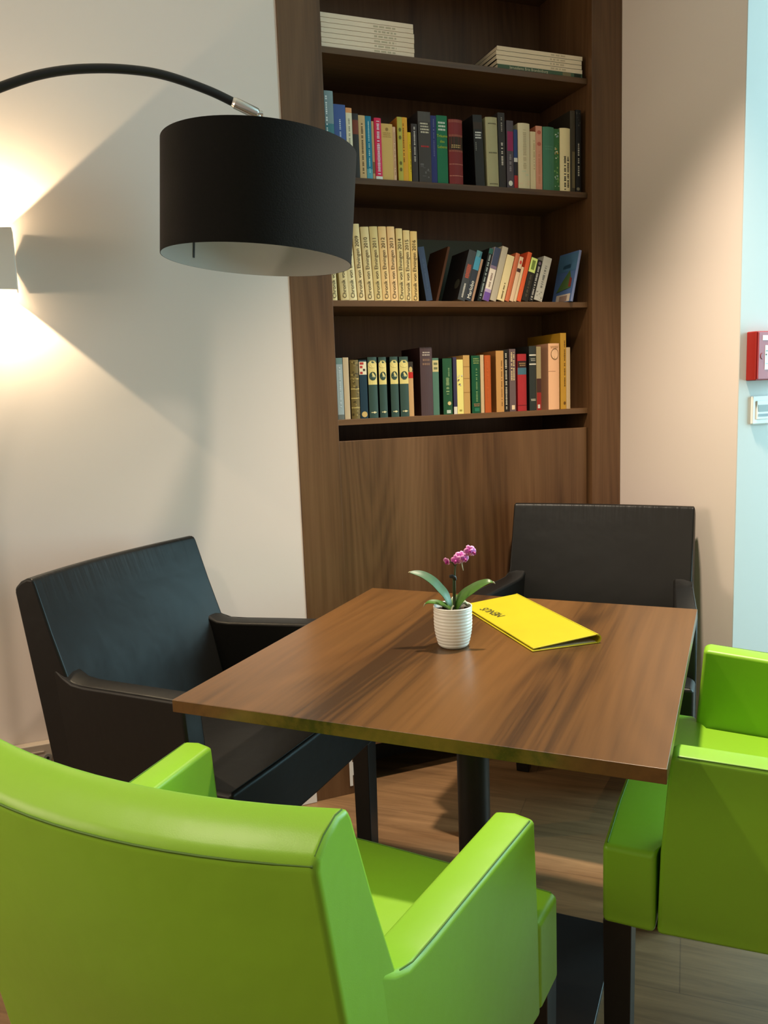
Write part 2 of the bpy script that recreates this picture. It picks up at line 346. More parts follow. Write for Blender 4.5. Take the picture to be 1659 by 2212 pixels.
# (short name, description, left edge, thickness, height, lean, cover, spine, decoration, depth, set back)
UP = [
 ('teal book', 'tall grey and teal book with white lettering at the left end of the upper row', .788, .027, .2395, 0, (60, 105, 110), (70, 120, 128), [('band', .62, 1, (128, 146, 150)), V(.3, .95, (225, 232, 232), .2, .2), ('mottle', 14, .05, .55, [(30, 80, 95), (90, 150, 150)])]),
 ('blue book', 'medium blue hardback', .8155, .036, .2045, 0, (62, 82, 140), (68, 90, 148), [V(.2, .8, (190, 200, 215), .5, .14)]),
 ('cream book', 'cream paperback with an orange top band', .8525, .019, .1975, 0, (190, 170, 150), (225, 214, 185), [('band', .93, 1, (222, 150, 95)), V(.2, .85, (150, 145, 125), .5, .25)]),
 ('charcoal book', 'short charcoal book with a rust-brown band', .8725, .0185, .1835, 0, (48, 44, 42), (50, 46, 44), [('band', .68, .9, (118, 56, 36))]),
 ('tan paperback', 'tan paperback with dark lettering up the spine', .8915, .021, .18, 0, (196, 160, 110), (205, 170, 120), [V(.08, .88, (95, 70, 40), .5, .28)]),
 ('sky-blue book', 'slim sky-blue book with a pale label', .9135, .0185, .1795, 0, (28, 110, 140), (28, 118, 148), [('band', .0, .16, (90, 160, 175)), V(.1, .92, (175, 215, 220), .5, .22)]),
 ('thin tan book', 'very thin tan booklet', .9325, .008, .166, 0, (190, 150, 105), (196, 155, 110), [('label', .1, .9, .1, .3, (120, 90, 60))]),
 ('pink book', 'hot pink book with white lettering', .9412, .0218, .176, 0, (200, 32, 74), (214, 42, 84), [('band', 0, .05, WH), V(.08, .95, (250, 205, 215), .5, .45)], .12, .03, .0015),
 ('wide ochre book', 'wide plain ochre book with a small emblem', .9635, .0368, .1625, 0, (205, 165, 95), (214, 174, 102), [('oval', .5, .9, .12, .03, (150, 115, 60)), ('lines', .76, .86, 3, (185, 145, 80))]),
 ('thin pink-tan book', 'thin pinkish tan booklet', 1.0008, .009, .1555, 0, (205, 165, 120), (220, 176, 140), [V(.1, .9, (165, 120, 80), .5, .3)]),
 ('yellow-green book', 'yellow-green book with dark motifs', 1.0165, .016, .1855, 0, (175, 110, 40), (188, 176, 72), [('oval', .5, .8, .25, .03, (110, 100, 40)), ('oval', .5, .68, .25, .03, (110, 100, 40)), ('oval', .5, .28, .25, .03, (110, 100, 40)), ('oval', .5, .18, .25, .03, (110, 100, 40))]),
 ('orange book', 'amber-orange slim book', 1.0328, .0165, .1855, 0, (230, 150, 40), (236, 164, 48), [V(.3, .9, (120, 75, 20), .2, .2)]),
 ('yellow book', 'short bright yellow book', 1.0497, .0105, .1435, 0, (225, 180, 15), (230, 188, 24), [V(.2, .8, (60, 50, 20), .7, .2)]),
 ('dark brown book', 'slim dark brown book with white lettering', 1.0625, .0195, .1695, 0, (55, 46, 44), (62, 52, 50), [V(.35, .95, (205, 195, 185), .5, .28)]),
 ('thick grey-black book', 'thick tall grey-black hardback with red mark', 1.0855, .042, .2075, 0, (40, 36, 36), (72, 65, 62), [('band', .86, 1, (84, 78, 74)), ('lines', .7, .86, 4, (215, 205, 185)), ('lines', .50, .54, 1, (190, 50, 50)), ('mottle', 9, .03, .25, [(110, 105, 105), (90, 84, 84)])]),
 ('navy book', 'slim navy blue book', 1.128, .019, .1985, 0, (42, 48, 108), (48, 54, 116), [V(.4, .95, (110, 110, 160), .5, .2)]),
 ('bright green book', 'bright green hardback with white and yellow title', 1.148, .036, .201, 0, (28, 105, 72), (32, 116, 80), [('across', 'Träume', .70, .0115, (200, 214, 60)), ('across', 'des', .62, .0115, (200, 214, 60)), ('across', 'Lebens', .54, .0115, (200, 214, 60)), ('lines', .78, .93, 3, (220, 232, 220))]),
 ('maroon book', 'thick maroon ribbed hardback with a dark title band', 1.188, .047, .192, 0, (112, 38, 42), (128, 46, 48), [('band', .53, .73, (60, 46, 34)), ('lines', .56, .62, 2, (190, 165, 110)), ('band', .735, .765, (150, 85, 70)), ('band', .5, .525, (150, 85, 70)), ('band', .3, .315, (176, 110, 96)), ('band', .12, .135, (176, 110, 96)), ('band', .95, .99, (150, 80, 70))], .14, .03, .006),
 ('glossy black book', 'glossy black hardback with white title lines', 1.2815, .032, .213, -.035, (16, 14, 14), (44, 42, 42), [('lines', .67, .78, 3, (240, 236, 228)), V(.5, .64, (130, 130, 125), .2, .12), ('band', .8, .9, (60, 46, 38))], .15),
 ('sage book', 'thick sage-grey cloth book with dark lines', 1.322, .041, .209, -.02, (168, 162, 126), (176, 170, 134), [('lines', .9, .925, 1, (95, 90, 70)), ('lines', .48, .51, 1, (95, 90, 70)), ('lines', .03, .055, 1, (95, 90, 70))], .14, .03, .004),
 ('tall charcoal book', 'tall charcoal paperback with pale lettering', 1.366, .0245, .227, -.012, (40, 35, 34), (54, 48, 46), [V(.3, .6, (215, 205, 195), .5, .32), V(.75, .95, (150, 140, 130), .5, .25)]),
 ('magenta-patch book', 'grey-purple paperback with a magenta patch', 1.3945, .0245, .206, 0, (72, 62, 70), (86, 76, 84), [('label', .1, .95, .55, .84, (150, 40, 90)), V(.25, .5, (150, 140, 145), .5, .3), ('oval', .5, .07, .3, .04, WH)]),
 ('striped book', 'thin blue, black and red striped book', 1.4205, .0135, .1805, 0, (40, 40, 70), (46, 66, 120), [('band', 0, .22, (176, 40, 36)), ('band', .22, .45, (40, 34, 38)), ('band', .45, .52, (215, 210, 205))]),
 ('wide cream book', 'wide cream dust-jacket book with faint lettering', 1.4355, .0425, .2005, 0, (205, 190, 155), (220, 206, 172), [V(.3, .9, (196, 180, 145), .5, .3), ('mottle', 6, .05, .3, [(205, 205, 175), (225, 200, 170)])], .13, .03, .005),
 ('slim cream book', 'slim cream paperback', 1.481, .0205, .179, 0, (222, 200, 158), (228, 206, 165), [V(.35, .85, (190, 165, 120), .7, .25)]),
 ('salmon book', 'salmon-pink paperback with red motifs', 1.5025, .0235, .198, 0, (190, 110, 80), (218, 150, 124), [('oval', .5, .9, .3, .03, (190, 100, 80)), ('oval', .5, .72, .3, .03, (190, 100, 80)), V(.1, .6, (205, 135, 105), .5, .3)]),
 ('matt green book', 'wide matt green book', 1.5275, .0415, .1965, 0, (58, 110, 84), (66, 118, 92), [('lines', .64, .72, 2, (84, 132, 108))], .13, .03, .004),
 ('floral book', 'green book with a white and orange floral spine', 1.5695, .0222, .194, 0, (40, 90, 50), (54, 104, 56), [('mottle', 34, .02, .95, [(200, 210, 190), (120, 160, 90), (150, 165, 170), (90, 130, 60)]), ('mottle', 5, .58, .74, [(206, 150, 60)])]),
 ('cream title book', 'cream book with two lines of bold black lettering', 1.5925, .039, .1975, 0, (214, 194, 150), (226, 206, 160), [V(.02, .56, BK, .42, .2), V(.06, .56, BK, .74, .2)], .13, .03, .005),
 ('tall olive book', 'tall thin dark olive book', 1.634, .019, .2555, 0, (38, 32, 24), (62, 52, 36), [('label', .35, .95, .05, .5, (104, 90, 62))]),
 ('tall black book', 'tall black book with white lettering at the right end of the upper row', 1.656, .02, .26, 0, (14, 12, 11), (22, 19, 18), [('mottle', 8, .8, .98, [(80, 74, 64), (50, 46, 40)]), V(.2, .6, (180, 170, 155), .5, .3), ('oval', .4, .04, .3, .02, (120, 110, 90))]),
]
MI = []
years = ['2006', '2007', '2008', '2009', '2010', '2011', '2012', '2013', '2014', '2015', '2016']
ews = [(.7835, .0180, .2215), (.8128, .0262, .2225), (.8395, .0255, .2235), (.868, .0225, .225), (.8945, .026, .2175), (.9225, .0255, .2195), (.9495, .0255, .2205), (.9765, .024, .2215), (1.002, .021, .217), (1.0245, .0215, .2125), (1.0475, .0225, .2105)]
elean = [-.020, -.053, -.055, -.05, -.05, -.045, -.038, -.028, -.012, -.004, 0]
ecol = [(206, 192, 142), (200, 180, 130), (214, 198, 150), (214, 190, 138), (206, 184, 132), (198, 176, 118), (212, 178, 120), (218, 180, 126), (204, 182, 124), (208, 184, 128), (206, 174, 110)]
ORD = ['first', 'second', 'third', 'fourth', 'fifth', 'sixth', 'seventh', 'eighth', 'ninth', 'tenth', 'eleventh']
for i, ((u, w, h), l, c) in enumerate(zip(ews, elean, ecol)):
    MI.append(('cream chronicle', None, u, w, h, l, c, tuple(min(255, v + 8) for v in c),
               [('text', 'Chronik von Ehningen ' + years[i], .5, .44, .0165, (74, 56, 30), .98)], .155, .03, .0025, ORD[i]))
MI += [
 ('navy leaning book', 'navy blue book leaning left against the cream chronicles', 1.0975, .0215, .1655, -.153, (20, 24, 30), (46, 62, 88), [V(.2, .8, (60, 78, 104), .5, .3)]),
 ('slate book', 'slate-black leaning book with red lettering and a wide black cover', 1.206, .026, .162, .287, (20, 15, 14), (58, 62, 66), [V(.45, .72, (168, 84, 66), .5, .6), V(.06, .34, (190, 190, 185), .5, .25), ('facepoly', [(.25 + .14 * math.cos(t), .33 + .1 * math.sin(t)) for t in [2 * PI * k / 14 for k in range(14)]], (52, 50, 40), 0.0)], .125),
 ('blue-topped book', 'leaning book with a light blue top and white title', 1.2335, .0205, .162, .29, (40, 44, 52), (46, 52, 62), [('band', .62, 1, (64, 138, 166)), ('band', .88, 1, (128, 184, 190)), ('text', 'Marlobo', .5, .22, .017, WH)]),
 ('thin tan leaning book', 'very thin tan leaning book', 1.256, .0075, .1375, .29, (120, 92, 72), (158, 126, 104), []),
 ('black-teal book', 'leaning black book with teal and white lettering', 1.2775, .0145, .172, .285, (12, 11, 12), (22, 26, 26), [('band', .9, 1, (40, 90, 84)), V(.05, .88, (150, 165, 165), .5, .4)]),
 ('purple-foot book', 'leaning white book with blue top and purple foot', 1.2965, .0225, .174, .285, (120, 112, 124), (216, 204, 190), [('band', .66, 1, (58, 66, 92)), ('band', .6, .66, (120, 104, 128)), ('band', 0, .16, (104, 74, 150)), ('band', .16, .22, (170, 150, 190)), V(.26, .52, (150, 130, 124), .5, .3)]),
 ('greige book', 'leaning plain grey-beige book', 1.3235, .0215, .178, .285, (150, 140, 122), (176, 166, 148), []),
 ('ivory leaning book', 'leaning ivory paperback with small dark title', 1.3485, .027, .1495, .285, (205, 186, 140), (218, 200, 154), [V(.05, .4, (96, 80, 50), .55, .2)]),
 ('rust book', 'leaning rust-orange book', 1.379, .0148, .159, .285, (170, 84, 50), (190, 100, 64), [('label', .0, .5, .0, 1, (196, 108, 74))]),
 ('pinkish book', 'leaning pinkish cream book with red mark', 1.3965, .0138, .1475, .285, (196, 166, 132), (216, 184, 152), [('band', .66, .74, (70, 40, 36)), ('oval', .5, .88, .3, .04, (196, 70, 60))]),
 ('small cream book', 'small thin leaning cream booklet', 1.4125, .0085, .115, .285, (205, 178, 140), (212, 186, 148), []),
 ('vivid orange book', 'leaning vivid orange book', 1.4235, .0148, .1635, .285, (196, 70, 36), (212, 90, 48), []),
 ('lime-label book', 'leaning black book with a lime green top label', 1.4415, .0245, .1455, .285, (22, 20, 16), (36, 32, 26), [('band', .66, .985, (202, 216, 124)), ('label', .25, .75, .72, .93, (110, 130, 60)), V(.1, .6, (84, 76, 60), .5, .35)]),
 ('white-lettered book', 'leaning black book with white lettering', 1.4685, .0165, .138, .285, (14, 13, 13), (24, 22, 22), [V(.04, .85, (176, 172, 166), .5, .45), ('oval', .5, .92, .3, .04, (104, 84, 104))]),
 ('silver book', 'leaning silver-grey book with dark script', 1.4885, .031, .1465, .285, (150, 146, 136), (178, 174, 164), [V(.3, .8, (112, 112, 110), .5, .3), ('mottle', 10, .02, .2, [(130, 128, 122), (200, 196, 186)])]),
 ('black red-footed book', 'leaning black book with a red foot', 1.527, .0195, .159, .285, (12, 10, 10), (22, 19, 18), [V(.1, .8, (150, 142, 124), .5, .25), ('band', 0, .07, (130, 50, 50))], .12, .10),
 ('blue landscape book', 'thin leaning book with blue cover, green tree and barcode', 1.619, .009, .1705, .214, (84, 110, 158), (120, 132, 172), [('face', 0, .98, .62, .97, (78, 116, 148)), ('face', .3, .7, .68, .76, (64, 100, 122)), ('facepoly', [(.12, .28), (.85, .22), (.62, .42), (.3, .64), (.2, .52)], (82, 108, 62), 0.0004), ('facepoly', [(.12, .3), (.26, .3), (.24, .5), (.12, .46)], (132, 60, 46), 0.0006), ('face', .08, .8, .01, .16, (206, 190, 172)), ('facepoly', [(.22, .02), (.62, .02), (.62, .13), (.22, .13)], (150, 124, 112), 0.0006)], .115, .012),
]
LO = [
 ('pale blue book', 'pale grey-blue slim book at the left end of the lower row', .7885, .020, .187, 0, (110, 124, 124), (140, 154, 158), [('band', .9, 1, (96, 122, 120)), V(.2, .85, (176, 186, 190), .5, .3), ('band', 0, .08, (90, 96, 92))]),
 ('grey-tan book', 'slim greyish tan book', .8105, .018, .188, 0, (160, 138, 108), (182, 162, 132), []),
 ('gold-patterned book', 'olive book with a gold patterned ribbed spine', .832, .0275, .18, 0, (60, 48, 26), (104, 88, 46), [('mottle', 46, .02, .96, [(150, 130, 76), (70, 58, 30), (126, 108, 60)]), ('band', .67, .69, (170, 150, 90)), ('band', .5, .52, (170, 150, 90)), ('band', .34, .36, (170, 150, 90)), ('band', .18, .2, (170, 150, 90))], .13, .03, .004),
 ('chequered navy book', 'navy book with a red and white chequered top', .8625, .0245, .1795, 0, (18, 34, 44), (24, 48, 62), [('band', .75, .97, (214, 204, 176)), ('label', .1, .45, .76, .8, (170, 50, 44)), ('label', .1, .45, .86, .9, (170, 50, 44)), ('label', .5, .8, .81, .85, (60, 50, 40)), ('label', .1, .6, .92, .96, (170, 50, 44)), ('oval', .5, .07, .38, .05, (188, 160, 100))]),
]
for i, (u, w, h) in enumerate(((.8905, .0295, .1875), (.9265, .0255, .187), (.9645, .0265, .1875), (.9962, .0298, .187))):
    LO.append(('green gold-label volume', None, u, w, h, 0, (14, 24, 22), (48, 70, 64),
               [('band', .55, .9, (206, 190, 120)), ('oval', .5, .885, .46, .06, (206, 190, 120)), ('oval', .5, .69, .4, .07, (44, 66, 58)), ('lines', .67, .71, 1, (170, 170, 130)), ('lines', .94, .955, 1, (150, 150, 110)), ('label', .2, .8, .085, .1, (190, 182, 140)), ('oval', .55, .092, .12, .018, (206, 200, 160))], .13, .03, .003, ORD[i]))
LO += [
 ('red-banded tan book', 'slim tan book with black top and red band', 1.0268, .0165, .171, 0, (150, 116, 76), (184, 146, 100), [('band', .82, 1, (50, 42, 34)), ('oval', .5, .86, .34, .05, (190, 165, 110)), ('band', .7, .81, (176, 34, 22))]),
 ('tall purple-brown book', 'thick tall purple-brown hardback towering over its row', 1.068, .042, .2145, 0, (42, 22, 24), (72, 56, 60), [('lines', .88, .95, 2, (170, 158, 150)), ('lines', .74, .86, 2, (120, 94, 80)), ('band', .985, 1, (52, 40, 42))], .15, .03, .004),
 ('teal-green book', 'teal-green book with a cream and gold top label', 1.1115, .0215, .181, 0, (56, 92, 80), (76, 112, 98), [('band', .76, .96, (190, 178, 130)), ('label', .2, .8, .8, .84, (104, 110, 80)), ('label', .2, .8, .88, .92, (104, 110, 80))]),
 ('gold-script green book', 'dark green hardback with gold script and white label', 1.1465, .0325, .179, 0, (14, 30, 20), (32, 78, 52), [V(.36, .66, (132, 158, 112), .45, .35), V(.68, .84, (110, 140, 100), .6, .18), ('oval', .6, .2, .2, .035, (200, 182, 130)), ('label', .3, .75, .02, .08, (170, 184, 176))], .13, .03, .004),
 ('slim indigo book', 'slim indigo book with a white foot', 1.1845, .0125, .1825, 0, (48, 44, 70), (54, 50, 78), [('band', 0, .13, (205, 200, 190))]),
 ('lemon book', 'pale lemon-yellow book with a small picture', 1.1978, .0225, .1745, 0, (200, 190, 104), (218, 208, 126), [('mottle', 9, .5, .7, [(120, 90, 90), (190, 180, 170), (90, 80, 100)]), ('label', .3, .7, .05, .08, (150, 140, 70))]),
 ('straw book', 'straw-coloured book with bamboo texture', 1.2212, .0232, .188, 0, (164, 128, 74), (180, 144, 86), [('band', .6, .61, (150, 116, 66)), ('band', .36, .37, (150, 116, 66)), ('band', .8, .81, (150, 116, 66))]),
 ('emerald book', 'emerald hardback with gold vertical lettering', 1.25, .031, .186, 0, (8, 40, 24), (14, 74, 48), [('lines', .86, .97, 3, (120, 140, 84)), V(.2, .78, (104, 140, 92), .5, .2), ('lines', .12, .18, 2, (150, 110, 80)), ('label', .25, .8, .03, .09, (40, 110, 84))], .13, .03, .005),
 ('slim beige book', 'slim beige book', 1.2838, .0125, .188, 0, (170, 146, 112), (190, 166, 130), []),
 ('burnt orange book', 'burnt-orange book', 1.2978, .0232, .1865, 0, (120, 52, 20), (172, 80, 32), [V(.2, .9, (186, 94, 46), .4, .2)], .13, .03, .004),
 ('wide tan book', 'wide tan hardback with brown side and small title', 1.342, .0285, .2005, 0, (136, 88, 44), (182, 136, 80), [V(.1, .84, (110, 76, 38), .72, .14)], .14),
 ('slim black book', 'slim black book with white capitals', 1.3712, .0158, .203, 0, (16, 14, 14), (26, 24, 22), [V(.04, .95, (186, 178, 160), .5, .4)]),
 ('mauve book', 'grey-mauve book with gold lettering', 1.3922, .0235, .2055, 0, (80, 66, 66), (96, 80, 82), [V(.5, .95, (205, 184, 140), .35, .25), V(.5, .95, (205, 184, 140), .7, .25), ('label', .3, .8, .03, .1, (214, 190, 160))]),
 ('red cloth book', 'red cloth hardback with black and blue bands', 1.4222, .0335, .1885, 0, (120, 24, 28), (156, 38, 44), [('band', .76, .88, (44, 24, 24)), ('lines', .79, .86, 2, (150, 120, 80)), ('band', .64, .76, (62, 100, 116)), ('band', .095, .105, (90, 18, 22))], .13, .03, .005),
 ('silver-banded black book', 'black hardback with silver bands', 1.4672, .0265, .214, 0, (12, 12, 11), (40, 46, 44), [('band', .85, .87, (205, 200, 186)), ('lines', .77, .82, 2, (150, 150, 140)), ('band', .71, .73, (205, 200, 186)), ('lines', .15, .19, 2, (190, 186, 170))], .15, .03, .004),
 ('red-footed book', 'olive-beige book with red and black picture', 1.4965, .0175, .212, 0, (120, 110, 76), (150, 134, 98), [('band', 0, .28, (140, 34, 30)), ('band', .28, .5, (64, 36, 30)), ('label', .2, .7, .03, .09, (200, 190, 180))]),
 ('peach book', 'thick peach-cream hardback with a round emblem', 1.542, .0425, .2215, 0, (166, 122, 96), (220, 170, 132), [('oval', .55, .84, .36, .085, (120, 92, 60)), ('oval', .55, .84, .31, .073, (220, 176, 138)), ('lines', .93, .97, 2, (160, 120, 80)), ('label', 0, .6, .58, .585, (150, 108, 84))], .115, .03, .004),
 ('mustard book', 'tall mustard-yellow book', 1.591, .0228, .256, 0, (150, 112, 26), (176, 132, 44), [V(.3, .9, (96, 66, 20), .72, .22), ('oval', .7, .08, .2, .02, (100, 66, 24))], .21),
 ('end beige book', 'slim beige book at the right end of the lower row', 1.6145, .0155, .208, 0, (150, 126, 92), (180, 154, 118), []),
]
def shelf_row(rows, key):
    prev = None; names = [r[0] for r in rows]
    for r in rows:
        sh, desc, u, w, h, lean, cov, sp, deco = r[:9]
        dep = r[9] if len(r) > 9 else 0.13; dd = r[10] if len(r) > 10 else 0.032; bl = r[11] if len(r) > 11 else 0.0008
        grp = 'books in the %s' % ROWN[key]
        if desc is None and sh.startswith('cream'):
            lab = 'cream chronicle volume, %s from the left among eleven alike, middle row' % r[12]
        elif desc is None:
            lab = 'dark green gold-label volume, %s from the left of four alike, lower row' % r[12]
        elif 'row' in desc: lab = desc
        else: lab = desc + ', ' + ROWN[key]
        book(u, w, h, dep, lean, dd, ZS[key], cov, sp, deco, lab, grp, bulge=bl)
shelf_row(UP, 'upper'); shelf_row(MI, 'middle'); shelf_row(LO, 'lower')
# flat grey-green picture book standing against the back of the middle shelf, brown one beside it
book(1.187, 0.012, 0.240, 0.335, 0, DEP - 0.016, ZS['middle'], (92, 104, 94), (92, 104, 94), [], 'large grey-green book standing flat against the back, middle row', 'books in the middle row', yaw=-PI / 2 + 0.0001)
book(1.156, 0.008, 0.185, 0.14, 0.27, 0.09, ZS['middle'], (72, 42, 22), (84, 48, 24), [], 'thin brown leaning book left of the wide black cover, middle row', 'books in the middle row')

def magazine(u0, u1, k, zt, t, col, depth, label, group, texts=(), yaw=0.0, cov=None, dd=0.03, off=0.0):
    """a softcover lying flat, its spine to the front"""
    L = u1 - u0
    root = empty('magazine', wall_matrix(u0 + off, D + dd, zt + 0.0003) @ Matrix.Rotation(yaw, 4, 'Z'), label, 'magazine', group)
    c = MB(); mc = rgb(col, CK); mk = rgb(cov, CK) if cov else mc; b = 0.0006
    c.box((0, 0, 0), (L, b, t), mc); c.box((0, b, 0), (L, depth, b), mk); c.box((0, b, t - b), (L, depth, t), mk)
    for d in texts:
        if d[0] == 'dash':
            rnd = random.Random(k); x = d[1] * L
            while x < d[2] * L:
                l = rnd.uniform(0.006, 0.02); c.quad([(x, -0.0003, t * .3), (min(x + l, d[2] * L), -0.0003, t * .3), (min(x + l, d[2] * L), -0.0003, t * .72), (x, -0.0003, t * .72)], rgb(d[3], CK)); x += l + 0.004
        elif d[0] == 'patch': c.quad([(d[1] * L, -0.0003, t * .06), (d[2] * L, -0.0003, t * .06), (d[2] * L, -0.0003, t * .94), (d[1] * L, -0.0003, t * .94)], rgb(d[3], CK))
        elif d[0] == 'word': c.text(d[1], t * .98, Matrix.Translation((d[2] * L, -0.0005, t * .5)) @ Matrix(((1, 0, 0, 0), (0, 0, 0, 0), (0, 1, 0, 0), (0, 0, 0, 1))), rgb(d[3]), sx=1.0)
    c.build('cover', root)
    p = MB(); p.box((0.0008, b + 0.0003, b + 0.0002), (L - 0.0008, depth - 0.001, t - b - 0.0002), M_paper); p.build('pages', root)
tk = 0.0136; rz = random.Random(3)
POS = ['bottom', 'second from bottom', 'third from bottom', 'middle', 'third from top', 'second from top', 'top']
for k in range(7):
    magazine(0.787, 1.080, k, ZS['stack'] + k * tk, tk - 0.0013, (228, 206, 182), 0.21, 'white magazine, %s of the seven stacked at left on the top shelf' % POS[k], 'white magazines stacked on the top shelf', [('dash', .56, .8, (186, 168, 140))] if k < 6 else [], off=rz.uniform(-.002, .002))
tk = 0.0136
magazine(1.364, 1.679, 21, ZS['stack'], tk - 0.0013, (70, 92, 70), 0.21, 'green-spined magazine under the white ones, right of the top shelf', 'magazines stacked at right on the top shelf', [('word', 'Jerusalems Brie Brandenburg', .36, (220, 210, 180)), ('patch', .9, .985, (24, 36, 24)), ('patch', .76, .86, (120, 110, 80))], dd=0.028)
RP = ['lowest', 'second lowest', 'second highest', 'topmost']
for k in range(4):
    magazine(1.362, 1.679, 30 + k, ZS['stack'] + (k + 1) * tk, tk - 0.0013, (230, 208, 180), 0.21, 'white-spined magazine, %s white one in the right stack on the top shelf' % RP[k], 'magazines stacked at right on the top shelf', [('dash', .62, .8, (196, 176, 146))], cov=(28, 22, 20), off=rz.uniform(-.002, .002))

# ------------------------------------------------------------------ table
TC = Vector((0.168, 1.6251, 0)); TR = -0.4133; TWD, TDP = 0.8368, 0.8729
tb = empty('table', Matrix.Translation(TC) @ Matrix.Rotation(TR, 4, 'Z'), 'square walnut table on a black pedestal in the middle', 'table')
m = MB(); m.box((-TWD / 2, -TDP / 2, 0.727), (TWD / 2, TDP / 2, 0.75), M_table); m.build('tabletop', tb, bevel=0.0012, seg=2)
m = MB(); m.lathe([(0.0005, 0.016), (0.034, 0.016), (0.034, 0.715), (0.0005, 0.715)], M_metal, n=40); m.build('column', tb, smooth=True)
m = MB(); m.box((-0.26, -0.27, 0.0), (0.26, 0.27, 0.012), M_metal); m.build('base_plate', tb, bevel=0.002, seg=2)
m = MB(); m.box((-0.17, -0.03, 0.709), (0.17, 0.03, 0.7268), M_metal); m.box((-0.03, -0.17, 0.709), (0.03, 0.17, 0.7268), M_metal); m.build('top_bracket', tb)

